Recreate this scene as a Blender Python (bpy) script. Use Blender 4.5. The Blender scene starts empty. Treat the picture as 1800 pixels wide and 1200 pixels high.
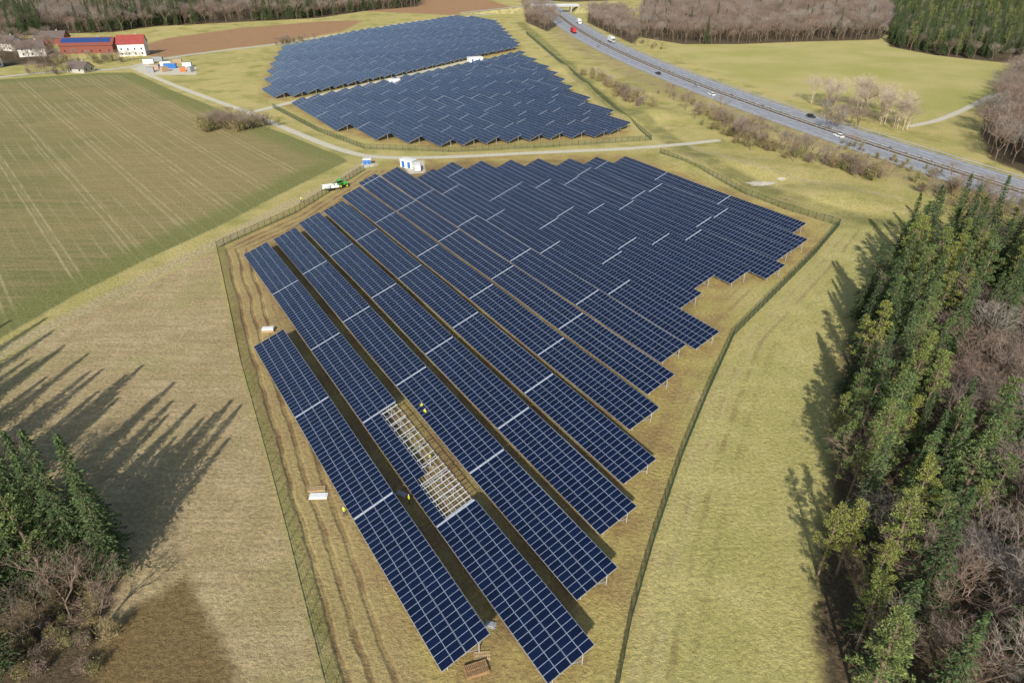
import bpy, math, random
import numpy as np
from mathutils import Vector, Matrix
random.seed(7); rng=np.random.default_rng(7)
scn=bpy.context.scene
# ------------------------------------------------------------------ image pixels to ground plane
CAM_H=70.0; PITCH=math.radians(31)
_S,_C=math.sin(PITCH),math.cos(PITCH)
def G(x,y,z=0.0):
    """unprojects through the camera: image pixel coordinate -> metres on the level site plane"""
    u=(x-900)/1200.0; v=(600-y)/1200.0  # camera ray through image pixel (x, y)
    t=(CAM_H-z)/(_S-_C*v)
    return (u*t,(_C+_S*v)*t)
def GL(pts,z=0.0): return [G(x,y,z) for x,y in pts]
# ------------------------------------------------------------------ node helper
class NB:
    def __init__(s,name,rough=0.85,spec=0.3):
        s.m=bpy.data.materials.new(name); s.m.use_nodes=True
        s.nt=s.m.node_tree; s.b=s.nt.nodes['Principled BSDF']
        s.b.inputs['Roughness'].default_value=rough
        s.b.inputs['Specular IOR Level'].default_value=spec
    def n(s,t): return s.nt.nodes.new(t)
    def put(s,sock,v):
        if isinstance(v,bpy.types.NodeSocket): s.nt.links.new(v,sock)
        elif isinstance(v,(tuple,list)) and len(v)==3 and sock.type=='RGBA': sock.default_value=(*v,1)
        else: sock.default_value=v
    def math(s,op,a,b=0.0,clamp=False):
        k=s.n('ShaderNodeMath'); k.operation=op; k.use_clamp=clamp
        s.put(k.inputs[0],a); s.put(k.inputs[1],b); return k.outputs[0]
    def attr(s,name):
        k=s.n('ShaderNodeAttribute'); k.attribute_name=name; return k.outputs['Fac']
    def pos(s): return s.n('ShaderNodeNewGeometry').outputs['Position']
    def obj(s): return s.n('ShaderNodeTexCoord').outputs['Object']
    def noise(s,scale,detail=4,vec=None,rough=0.55,out='Fac'):
        k=s.n('ShaderNodeTexNoise'); k.inputs['Scale'].default_value=scale
        k.inputs['Detail'].default_value=detail; k.inputs['Roughness'].default_value=rough
        if vec is not None: s.nt.links.new(vec,k.inputs['Vector'])
        return k.outputs[out]
    def mapping(s,vec,rot=0.0,scale=(1,1,1)):
        k=s.n('ShaderNodeMapping'); k.inputs['Rotation'].default_value=(0,0,rot)
        k.inputs['Scale'].default_value=scale; s.nt.links.new(vec,k.inputs['Vector']); return k.outputs[0]
    def mr(s,v,a,b,c=0.0,d=1.0,smooth=True):
        k=s.n('ShaderNodeMapRange'); k.interpolation_type='SMOOTHSTEP' if smooth else 'LINEAR'
        for i,q in enumerate((v,a,b,c,d)): s.put(k.inputs[i],q)
        return k.outputs[0]
    def mix(s,f,a,b,mode='MIX'):
        k=s.n('ShaderNodeMix'); k.data_type='RGBA'; k.blend_type=mode
        s.put(k.inputs[0],f); s.put(k.inputs[6],a); s.put(k.inputs[7],b); return k.outputs[2]
    def scale(s,col,f):
        k=s.n('ShaderNodeVectorMath'); k.operation='SCALE'
        s.put(k.inputs[0],col); s.put(k.inputs['Scale'],f); return k.outputs[0]
    def dot(s,vec,d):
        k=s.n('ShaderNodeVectorMath'); k.operation='DOT_PRODUCT'; s.nt.links.new(vec,k.inputs[0]); k.inputs[1].default_value=d; return k.outputs['Value']
    def color(s,c): s.put(s.b.inputs['Base Color'],c)
    def bump(s,h,strength=0.5,dist=0.1):
        k=s.n('ShaderNodeBump'); k.inputs['Strength'].default_value=strength; k.inputs['Distance'].default_value=dist
        s.nt.links.new(h,k.inputs['Height']); s.nt.links.new(k.outputs[0],s.b.inputs['Normal'])
def simple(name,col,rough=0.7,metal=0.0,var=0.15,scale=3.0,spec=0.4):
    m=NB(name,rough,spec); m.b.inputs['Metallic'].default_value=metal
    f=m.mr(m.noise(scale,5,m.obj()),0.3,0.7,1-var,1+var)
    rgb=m.n('ShaderNodeRGB'); rgb.outputs[0].default_value=(*col,1)
    m.color(m.scale(rgb.outputs[0],f)); return m.m
# ------------------------------------------------------------------ mesh helper
class MB:
    def __init__(s): s.v=[];s.f=[];s.mi=[];s.uv=[]
    def quad(s,a,b,c,d,mi=0,uv=((0,0),(1,0),(1,1),(0,1))):
        i=len(s.v); s.v+= [a,b,c,d]; s.f.append((i,i+1,i+2,i+3)); s.mi.append(mi); s.uv+=list(uv)
    def poly(s,pts,mi=0):
        i=len(s.v); s.v+=list(pts); s.f.append(tuple(range(i,i+len(pts)))); s.mi.append(mi); s.uv+=[(0,0)]*len(pts)
    def hexa(s,b,t,mi=0):
        i=len(s.v); s.v+=list(b)+list(t)
        F=[(3,2,1,0),(4,5,6,7),(0,1,5,4),(1,2,6,5),(2,3,7,6),(3,0,4,7)]
        for f in F: s.f.append(tuple(i+k for k in f)); s.mi.append(mi); s.uv+=[(0,0),(1,0),(1,1),(0,1)]
    def box(s,x0,x1,y0,y1,z0,z1,mi=0,ix=0,iy=0,ix1=None):
        if ix1 is None: ix1=ix
        s.hexa([(x0,y0,z0),(x1,y0,z0),(x1,y1,z0),(x0,y1,z0)],
               [(x0+ix,y0+iy,z1),(x1-ix1,y0+iy,z1),(x1-ix1,y1-iy,z1),(x0+ix,y1-iy,z1)],mi)
    def beam(s,p,q,w,h=None,mi=0):
        h=h or w; p=Vector(p);q=Vector(q);d=(q-p).normalized()
        a=d.cross(Vector((0,0,1)))
        if a.length<1e-3:a=Vector((1,0,0))
        a.normalize(); b=a.cross(d).normalized(); a=a*w/2;b=b*h/2
        s.hexa([tuple(p-a-b),tuple(p+a-b),tuple(p+a+b),tuple(p-a+b)],[tuple(q-a-b),tuple(q+a-b),tuple(q+a+b),tuple(q-a+b)],mi)
    def cyl(s,c,r,w,axis='y',n=14,mi=0,r2=None):
        r2=r if r2 is None else r2
        A=[];B=[]
        for k in range(n):
            a=2*math.pi*k/n;ca,sa=math.cos(a),math.sin(a)
            if axis=='y': A.append((c[0]+r*ca,c[1]-w/2,c[2]+r*sa));B.append((c[0]+r2*ca,c[1]+w/2,c[2]+r2*sa))
            elif axis=='x': A.append((c[0]-w/2,c[1]+r*ca,c[2]+r*sa));B.append((c[0]+w/2,c[1]+r2*ca,c[2]+r2*sa))
            else: A.append((c[0]+r*ca,c[1]+r*sa,c[2]-w/2));B.append((c[0]+r2*ca,c[1]+r2*sa,c[2]+w/2))
        s.poly(A[::-1],mi);s.poly(B,mi)
        for k in range(n):
            j=(k+1)%n; s.quad(A[k],A[j],B[j],B[k],mi)
    def mesh(s,name,mats,uv=False):
        me=bpy.data.meshes.new(name); me.from_pydata(s.v,[],s.f)
        for m in mats: me.materials.append(m)
        me.polygons.foreach_set('material_index',s.mi)
        if uv:
            l=me.uv_layers.new(name='UVMap'); l.data.foreach_set('uv',np.array(s.uv,dtype=np.float32).ravel())
        me.update(); return me
    def obj(s,name,mats,loc=(0,0,0),rot=0.0,uv=False,parent=None):
        return place(name,s.mesh(name,mats,uv),loc,rot,1.0,parent)
def place(name,me,loc=(0,0,0),rot=0.0,sc=1.0,parent=None):
    o=bpy.data.objects.new(name,me); o.location=loc; o.rotation_euler=(0,0,rot)
    o.scale=sc if isinstance(sc,tuple) else (sc,sc,sc)
    scn.collection.objects.link(o)
    if parent: o.parent=parent
    return o
def empty(name,loc=(0,0,0),rot=0.0):
    return place(name,None,loc,rot)
# ------------------------------------------------------------------ geometry utils
def seg_dist(P,pts,closed=False):
    d=np.full(len(P),1e9); n=len(pts)
    for i in range(n if closed else n-1):
        a=np.array(pts[i]);b=np.array(pts[(i+1)%n]);ab=b-a
        t=np.clip(((P-a)@ab)/max(ab@ab,1e-9),0,1)
        q=P-(a+t[:,None]*ab); d=np.minimum(d,np.hypot(q[:,0],q[:,1]))
    return d
def inside(P,pts):
    r=np.zeros(len(P),bool); n=len(pts)
    for i in range(n):
        x1,y1=pts[i];x2,y2=pts[(i+1)%n]
        c=((y1>P[:,1])!=(y2>P[:,1]))
        with np.errstate(divide='ignore',invalid='ignore'):
            xx=(x2-x1)*(P[:,1]-y1)/(y2-y1+1e-12)+x1
        r^=c&(P[:,0]<xx)
    return r
def sdf(P,pts):
    d=seg_dist(P,pts,True); return np.where(inside(P,pts),-d,d)
def resample(pts,step):
    out=[];
    for i in range(len(pts)-1):
        a=Vector(pts[i]);b=Vector(pts[i+1]);n=max(1,int(round((b-a).length/step)))
        for k in range(n): out.append(tuple(a+(b-a)*k/n))
    out.append(tuple(pts[-1])); return out
def smooth(pts,it=3):
    for _ in range(it):
        q=[pts[0]]
        for i in range(len(pts)-1):
            a,b=pts[i],pts[i+1]
            q+=[(a[0]*.75+b[0]*.25,a[1]*.75+b[1]*.25),(a[0]*.25+b[0]*.75,a[1]*.25+b[1]*.75)]
        q.append(pts[-1]); pts=q
    return pts
def normals(pts):
    N=[]
    for i in range(len(pts)):
        a=Vector(pts[max(0,i-1)]);b=Vector(pts[min(len(pts)-1,i+1)]);d=(b-a).normalized();N.append((-d.y,d.x))
    return N
def ribbon(mb,pts,o0,o1,z,mi=0,jit=0.0):
    N=normals(pts); L=[];R=[]
    for p,n in zip(pts,N):
        j0=random.uniform(-jit,jit);j1=random.uniform(-jit,jit)
        L.append((p[0]+n[0]*(o0+j0),p[1]+n[1]*(o0+j0),z));R.append((p[0]+n[0]*(o1+j1),p[1]+n[1]*(o1+j1),z))
    for i in range(len(pts)-1): mb.quad(L[i],L[i+1],R[i+1],R[i],mi)
# ------------------------------------------------------------------ outlines in image pixels, unprojected to the ground
crop=GL([(0,140),(180,128),(235,128),(300,158),(420,205),(500,235),(600,275),(612,283),(560,308),(480,348),(380,400),(260,455),(130,520),(0,595),(-300,760),(-900,400),(-700,140)])
brownf=GL([(215,92),(290,68),(420,50),(560,38),(640,36),(600,56),(490,76),(400,86),(290,101),(250,98)])
topf=GL([(640,20),(760,-8),(860,0),(905,15),(790,27)])
fallow=GL([(-40,670),(0,640),(130,560),(260,500),(378,440),(400,540),(425,650),(470,810),(512,960),(575,1200),(560,1330),(-200,1330),(-500,900)])
patch=GL([(90,1250),(140,1160),(250,1060),(330,1010),(370,1090),(420,1200),(430,1280)])
meadow=GL([(1165,82),(1300,73),(1500,68),(1640,85),(1775,112),(1745,165),(1680,200),(1600,225),(1520,200),(1420,178),(1300,145),(1220,110)])
rgrass=GL([(1085,1290),(1150,950),(1200,800),(1250,690),(1290,600),(1370,515),(1475,400),(1570,405),(1530,470),(1450,620),(1450,760),(1440,900),(1420,1290)])
hwL=GL([(978,40),(1010,68),(1060,95),(1110,120),(1165,148),(1230,172),(1310,196),(1400,225),(1500,262),(1600,298),(1700,328),(1800,358)])
hwR=GL([(1012,36),(1060,60),(1120,88),(1200,122),(1300,155),(1400,190),(1500,222),(1600,256),(1700,288),(1800,318)])
vroad=smooth(GL([(-200,152),(-100,148),(0,136),(90,126),(180,124),(235,118),(285,103),(400,88),(490,78),(600,60),(700,42),(790,32),(900,22)]),2)
tr1=smooth(GL([(235,120),(300,148),(380,178),(430,195),(500,225),(580,258),(640,275),(700,278),(800,276),(950,268),(1100,262),(1210,253),(1260,247)]),2)
tr2=smooth(GL([(1210,253),(1240,275),(1330,300),(1420,322),(1560,350)]),2)
tr3=smooth(GL([(440,198),(500,183),(600,158),(700,136),(830,106)]),1)
tr4=smooth(GL([(648,278),(600,318),(500,362),(400,418),(250,492),(100,568),(-60,650),(-300,790)]),2)
tr5=smooth(GL([(1600,222),(1660,210),(1745,168)]),2)
swale=smooth(GL([(915,40),(960,80),(1010,130),(1070,185),(1140,218),(1230,285),(1300,315),(1420,372),(1560,392)]),2)
worn=smooth(GL([(890,40),(940,75),(1000,130),(1060,190),(1115,228),(1180,262),(1290,330),(1400,360),(1500,395)]),2)
worn2=smooth(GL([(1480,420),(1400,520),(1300,620),(1255,720),(1210,860),(1160,1010),(1130,1220)]),2)
fL=GL([(640,300),(520,375),(382,437),(400,520),(425,640),(470,800),(510,950),(560,1150),(590,1270)])
fR=GL([(1075,1270),(1110,1090),(1150,950),(1200,800),(1245,690),(1290,590),(1370,510),(1430,450),(1475,397),(1380,370),(1310,342),(1230,300),(1160,270)])
fM=GL([(480,190),(560,232),(640,262),(800,268),(950,260),(1145,247),(1050,165),(960,90),(925,60)])
mid=GL([(510,185),(590,228),(680,249),(790,260),(900,253),(1000,245),(1050,245),(1102,232),(1060,200),(1005,170),(965,130),(910,97),(700,143)])
far=GL([(468,168),(478,120),(500,85),(620,60),(800,32),(865,38),(912,87),(830,104),(700,135),(505,176)])
fedge=GL([(1612,430),(1580,455),(1545,500),(1505,560),(1478,640),(1462,760),(1462,860),(1435,1000),(1430,1120),(1460,1260)])
rforest=fedge+[(75,20),(150,20),G(2300,560),G(1850,432),G(1700,432)]
lforest=GL([(215,985),(170,900),(60,880),(-100,860),(-500,1000),(-300,1350),(160,1230)])
F1=GL([(-300,78),(0,64),(100,60),(200,57),(270,47),(330,44),(560,32),(640,20),(735,12),(742,-20),(-500,-20)])
F2=GL([(1125,66),(1200,78),(1300,78),(1400,74),(1545,70),(1560,60),(1560,-20),(1330,-20),(1250,5),(1130,12)])
F2b=GL([(1562,82),(1640,97),(1700,104),(1800,114),(2000,122),(2100,-20),(1562,-20)])
F3=GL([(1790,125),(1745,178),(1722,235),(1740,280),(1800,305),(2100,340),(2100,125)])
F4=GL([(925,40),(962,56),(985,42),(975,26),(960,8),(918,10)])
F5=GL([(1032,40),(1112,78),(1128,62),(1105,24),(1035,22)])
F6=GL([(790,-10),(1000,4),(1330,-8),(1330,-24),(790,-24)])
F7=GL([(-60,125),(60,112),(105,120),(90,66),(0,68),(-60,80)])
arr=GL([(441,600),(420,430),(600,335),(700,285),(800,278),(1090,272),(1425,392),(1430,425),(1385,475),(1260,500),(1265,590),(1185,670),(1165,800),(1130,890),(1090,1005),(1050,1145),(950,1200),(765,1185)])
# ------------------------------------------------------------------ terrain
def axis(lo,hi,step,mid_hi=None,mid_step=None,end_lo=-5000,end_hi=6000,g=1.09):
    a=list(np.arange(lo,hi,step)); s=step
    if mid_hi:
        a+=list(np.arange(a[-1]+mid_step,mid_hi,mid_step)); s=mid_step
    while a[-1]<end_hi: s*=g; a.append(a[-1]+s)
    b=[];s=step;x=lo
    while x>end_lo: s*=g*1.03; x-=s; b.append(x)
    return np.array(b[::-1]+a)
xs=axis(-300,330,1.25,end_lo=-6000); ys=axis(8,420,1.25,1000,3.2,end_lo=-1500)
XX,YY=np.meshgrid(xs,ys); P=np.stack([XX.ravel(),YY.ravel()],1)
nx,ny=len(xs),len(ys)
Z=np.zeros(len(P))
for (px,py,h,r) in [(1150,203,2.4,8),(1120,212,1.6,6),(1010,120,1.8,10),(1240,285,1.6,8),(1340,300,1.8,8),(1050,150,1.4,7),(1420,350,1.6,7),(1500,350,1.5,8)]:
    c=G(px,py); Z+=h*np.exp(-((P[:,0]-c[0])**2+(P[:,1]-c[1])**2)/(2*r*r))
me=bpy.data.meshes.new('ground'); me.vertices.add(nx*ny)
me.vertices.foreach_set('co',np.column_stack([P,Z]).astype(np.float32).ravel())
ii=np.arange(nx*ny).reshape(ny,nx)
F=np.stack([ii[:-1,:-1],ii[:-1,1:],ii[1:,1:],ii[1:,:-1]],-1).reshape(-1,4)
me.loops.add(F.size); me.polygons.add(len(F))
me.loops.foreach_set('vertex_index',F.ravel().astype(np.int32))
me.polygons.foreach_set('loop_start',np.arange(0,F.size,4,dtype=np.int32))
me.update(calc_edges=True)
def addattr(name,d):
    a=me.attributes.new(name,'FLOAT','POINT'); a.data.foreach_set('value',np.clip(d,-60,60).astype(np.float32))
addattr('crop',sdf(P,crop)); addattr('brownf',np.minimum(sdf(P,brownf),sdf(P,topf)))
addattr('fallow',sdf(P,fallow)); addattr('patch',sdf(P,patch)); addattr('meadow',sdf(P,meadow)); addattr('rgrass',sdf(P,rgrass))
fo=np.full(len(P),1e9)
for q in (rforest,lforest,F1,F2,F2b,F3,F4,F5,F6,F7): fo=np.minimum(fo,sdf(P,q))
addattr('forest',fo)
tk=seg_dist(P,tr1)-1.7
tk=np.minimum(tk,seg_dist(P,tr3)-2.0);tk=np.minimum(tk,seg_dist(P,tr5)-1.6)
yard=GL([(235,112),(345,118),(345,132),(255,132)]); tk=np.minimum(tk,sdf(P,yard))
pad=GL([(700,282),(745,282),(748,304),(720,306)]); tk=np.minimum(tk,sdf(P,pad))
addattr('track',tk); addattr('track4',np.minimum(seg_dist(P,tr4)-2.2,seg_dist(P,tr2)-.9))
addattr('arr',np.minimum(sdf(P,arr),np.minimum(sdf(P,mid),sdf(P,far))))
s=seg_dist(P,fL); sL=np.where(inside(P,fL+[(300,30),(300,300)]),s,-s); addattr('fl',sL)
addattr('fr',seg_dist(P,fR)); addattr('hw',seg_dist(P,hwL)); addattr('swale',seg_dist(P,swale)); addattr('worn',np.minimum(seg_dist(P,worn),seg_dist(P,worn2)))
g=NB('ground_grass_soil',0.95,0.12)
pos=g.pos()
nb=g.noise(0.02,4,pos); nm=g.noise(0.15,5,pos); nf=g.noise(1.6,6,pos,0.7); nff=g.noise(6.0,4,pos,0.75); nmid=g.noise(0.5,6,pos,0.7)
wob=g.math('MULTIPLY',g.math('SUBTRACT',g.noise(0.35,6,pos,0.65),0.5),5.0)
wobb=g.math('MULTIPLY',g.math('SUBTRACT',g.noise(0.05,3,pos,0.5),0.5),8.0)
def mask(name,w=0.8,amp=1.0,off=0.0):
    v=g.math('ADD',g.attr(name),g.math('MULTIPLY',wob,amp))
    return g.mr(v,off-w,off+w,1.0,0.0)
base=g.mix(g.mr(nb,0.35,0.65),(0.41,0.37,0.125),(0.53,0.45,0.175))
base=g.mix(g.mr(nm,0.4,0.7,0,0.75),base,(0.57,0.46,0.21))
base=g.mix(g.mr(g.noise(0.07,5,pos),0.48,0.68,0,0.7),base,(0.27,0.265,0.075))
base=g.mix(g.math('MULTIPLY',g.mr(g.attr('swale'),2,6,0.75,0),g.mr(nm,0.3,0.6,.3,1)),base,(0.18,0.18,0.065))
soil_and_shade=g.mix(g.mr(nm,0.35,0.65),(0.47,0.355,0.13),(0.345,0.24,0.10))
soil_and_shade=g.mix(g.mr(g.attr('arr'),-7,-3,0.7,0),soil_and_shade,(0.21,0.135,0.07))  # shade between rows painted into the soil colour inside the arrays
base=g.mix(g.math('MULTIPLY',mask('arr',4,1.5,3),g.mr(nm,0.2,0.6,0.4,0.95)),base,soil_and_shade)
rg=g.mix(g.mr(nm,0.35,0.65),(0.57,0.50,0.21),(0.46,0.415,0.15))
rg=g.mix(g.mr(nmid,0.45,0.7,0,0.6),rg,(0.34,0.325,0.105))
rg=g.mix(g.mr(g.noise(0.05,4,pos),0.5,0.66,0,0.5),rg,(0.37,0.345,0.11))
base=g.mix(g.math('MULTIPLY',mask('rgrass',1.5,0.6),0.85),base,rg)
base=g.mix(g.math('MULTIPLY',g.mr(g.math('ABSOLUTE',g.math('SUBTRACT',g.attr('worn'),1.1)),0.3,1.0,0.5,0),g.mr(nm,0.35,0.62,.0,.8)),base,(0.56,0.45,0.25))
# crop
cv=g.mapping(pos,math.radians(50.3),(0.02,0.5,1))
st=g.noise(1.0,3,cv); st2=g.noise(3.5,2,cv)
cc=g.mix(g.mr(g.noise(0.011,3,pos),0.38,0.62),(0.21,0.21,0.078),(0.36,0.285,0.13))
cc=g.mix(g.mr(st,0.35,0.65,0.0,0.7),cc,(0.36,0.28,0.14))
cc=g.mix(g.mr(st2,0.4,0.7,0,0.55),cc,(0.16,0.175,0.06))
cc=g.mix(g.mr(nmid,0.4,0.75,0,0.5),cc,(0.32,0.25,0.125))
dv=g.math('ADD',g.dot(pos,(0.77,0.64,0)),g.math('MULTIPLY',nb,1.5))
q=g.math('PINGPONG',dv,7.5)
tl=g.math('MULTIPLY',g.mr(g.math('ABSOLUTE',g.math('SUBTRACT',q,1.0)),0.12,0.5,1,0),g.mr(nm,0.3,0.65,0.15,0.75))
q3=g.math('PINGPONG',g.math('ADD',dv,1.7),2.1)
tl=g.math('MAXIMUM',tl,g.math('MULTIPLY',g.mr(q3,0.1,0.55,1,0),g.mr(nb,0.4,0.62,0.05,0.5)))
cc=g.mix(tl,cc,(0.48,0.40,0.22))
crm=mask('crop',0.8,0.25)
head=g.math('MULTIPLY',crm,g.mr(g.math('ADD',g.attr('crop'),wobb),-13,-5,0,0.75))
cc=g.mix(head,cc,g.mix(nf,(0.15,0.185,0.055),(0.25,0.245,0.085)))
base=g.mix(crm,base,cc)
base=g.mix(mask('brownf',3,0.5),base,g.mix(nm,(0.33,0.185,0.10),(0.44,0.27,0.145)))
# fallow
fv=g.mapping(pos,math.radians(-75),(0.06,0.9,1))
fs=g.noise(1.0,4,fv)
fc=g.mix(g.mr(nm,0.3,0.7),(0.56,0.435,0.245),(0.45,0.345,0.18))
fc=g.mix(g.mr(fs,0.4,0.65,0,0.5),fc,(0.35,0.27,0.14))
fc=g.mix(g.mr(nmid,0.45,0.7,0,0.55),fc,(0.32,0.26,0.125))
fc=g.mix(g.mr(g.noise(0.06,4,pos),0.5,0.64,0,0.5),fc,(0.38,0.34,0.15))
base=g.mix(mask('fallow',1.0,0.5),base,fc)
base=g.mix(g.math('MULTIPLY',mask('patch',1.3,0.8),.9),base,g.mix(nf,(0.16,0.105,0.045),(0.24,0.17,0.07)))
mc=g.mix(g.mr(g.noise(0.02,4,pos),0.35,0.65),(0.41,0.385,0.12),(0.52,0.45,0.19))
base=g.mix(mask('meadow',2,0.4),base,mc)
base=g.mix(g.math('MULTIPLY',g.mr(g.attr('hw'),8,20,0.7,0),g.mr(nm,0.35,0.6,0.2,1)),base,(0.31,0.235,0.13))
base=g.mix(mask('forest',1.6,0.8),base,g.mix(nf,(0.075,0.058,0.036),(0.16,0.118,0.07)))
rut=g.math('PINGPONG',g.math('ADD',g.attr('fl'),g.math('ADD',g.math('MULTIPLY',wob,0.14),g.math('MULTIPLY',wobb,0.3))),1.15)
rutm=g.math('MULTIPLY',g.mr(rut,0.15,0.6,1,0),g.math('MULTIPLY',g.mr(g.attr('fl'),0.5,2.0),g.mr(g.attr('fl'),6.5,10,1,0)))
band=g.math('MULTIPLY',g.mr(g.attr('fl'),0.2,2.5),g.mr(g.attr('fl'),8,12,1,0))
base=g.mix(g.math('MULTIPLY',band,0.6),base,(0.42,0.30,0.15))
base=g.mix(g.math('MULTIPLY',rutm,g.mr(nm,0.35,0.65,0.1,0.9)),base,(0.23,0.15,0.07))
rut2=g.math('PINGPONG',g.math('ADD',g.attr('fr'),g.math('MULTIPLY',wob,0.2)),1.3)
rm2=g.math('MULTIPLY',g.mr(rut2,0.2,0.6,1,0),g.math('MULTIPLY',g.mr(g.attr('fr'),2,3.5),g.mr(g.attr('fr'),6.5,9,1,0)))
base=g.mix(g.math('MULTIPLY',rm2,g.mr(nm,0.35,0.65,0.0,0.6)),base,(0.29,0.21,0.095))
t4=g.math('MULTIPLY',mask('track4',0.8,0.35),0.75)
base=g.mix(t4,base,g.mix(g.mr(nf,0.4,0.6),(0.42,0.33,0.18),(0.54,0.45,0.28)))
base=g.mix(mask('track',0.5,0.15),base,g.mix(nf,(0.56,0.51,0.39),(0.71,0.66,0.54)))
fine=g.mr(nf,0.25,0.75,0.60,1.40,False); fine2=g.mr(nff,0.25,0.75,0.72,1.28,False)
g.color(g.scale(base,g.math('MULTIPLY',fine,fine2)))
g.bump(g.math('ADD',g.math('ADD',nf,g.math('MULTIPLY',nff,0.4)),g.math('MULTIPLY',rutm,-0.6)),0.85,0.45)
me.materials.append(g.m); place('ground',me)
# ------------------------------------------------------------------ materials
pm=NB('pv_module_glass',0.12,0.6); pm.b.inputs['IOR'].default_value=1.6
pm.b.inputs['Sheen Weight'].default_value=0.75; pm.b.inputs['Sheen Roughness'].default_value=0.27; pm.b.inputs['Sheen Tint'].default_value=(0.42,0.58,1.0,1)
uvn=pm.n('ShaderNodeUVMap'); uvn.uv_map='UVMap'
sx=pm.n('ShaderNodeSeparateXYZ'); pm.nt.links.new(uvn.outputs[0],sx.inputs[0])
def edge(c,w):
    d=pm.math('MINIMUM',pm.math('FRACT',c),pm.math('SUBTRACT',1.0,pm.math('FRACT',c)))
    return pm.math('LESS_THAN',d,w)
fr=pm.math('MAXIMUM',edge(sx.outputs[0],0.026),edge(sx.outputs[1],0.016))
cellx=pm.math('PINGPONG',pm.math('MULTIPLY',sx.outputs[0],6.0),0.5); celly=pm.math('PINGPONG',pm.math('MULTIPLY',sx.outputs[1],10.0),0.5)
cl=pm.math('MAXIMUM',pm.math('LESS_THAN',cellx,0.02),pm.math('LESS_THAN',celly,0.02))
rnd=pm.n('ShaderNodeNewGeometry').outputs['Random Per Island']
cellc=pm.mix(rnd,(0.0010,0.0035,0.020),(0.0025,0.0075,0.034))
cellc=pm.mix(cl,cellc,(0.010,0.018,0.05))
pm.color(pm.mix(fr,cellc,(0.36,0.43,0.56)))
pm.put(pm.b.inputs['Roughness'],pm.mr(fr,0,1,0.10,0.4,False))
PV=pm.m
STEEL=simple('galvanised_steel',(0.50,0.52,0.56),0.45,0.3,0.12)
TRAY=simple('aluminium_tray',(0.40,0.44,0.52),0.5,0.0,0.15)
RAILM=simple('bright_rail',(0.62,0.63,0.62),0.5,0.0,0.1)
GREEN_WIRE=simple('green_fence_wire',(0.025,0.05,0.03),0.6)
WHITE=simple('white_paint',(0.78,0.78,0.76),0.5,0,0.05)
PLASTER=simple('white_plaster',(0.75,0.73,0.68),0.85,0,0.06)
RED_ROOF=simple('red_roof_tiles',(0.30,0.06,0.05),0.8,0,0.2,1.5)
BARN=simple('red_brown_cladding',(0.22,0.07,0.05),0.8,0,0.15)
DROOF=simple('dark_roof_tiles',(0.13,0.10,0.09),0.8,0,0.2)
GLASS=simple('window_glass',(0.02,0.025,0.03),0.08,0,0.05,2,0.6)
WOOD=simple('raw_timber',(0.50,0.36,0.19),0.8,0,0.2,4)
OLDWOOD=simple('weathered_timber',(0.36,0.22,0.11),.85,0,.25)
TYRE=simple('tyre_rubber',(0.02,0.02,0.02),0.85)
CONC=simple('concrete',(0.42,0.41,0.38),0.85,0,0.12)
BLUEP=simple('blue_paint',(0.03,0.16,0.5),0.5); ORANGE=simple('orange_paint',(0.6,0.2,0.06),0.55); REDP=simple('red_paint',(0.45,0.03,0.04),0.45)
GREENP=simple('green_tractor_paint',(0.07,0.42,0.05),0.45); YEL=simple('yellow_paint',(0.75,0.72,0.08),0.5)
GREY=simple('grey_paint',(0.3,0.31,0.33),0.5); BLACKP=simple('dark_car_paint',(0.02,0.025,0.035),0.25,0.2,0.03,2,0.6)
SILV=simple('silver_car_paint',(0.5,0.52,0.55),0.3,0.4)
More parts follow.
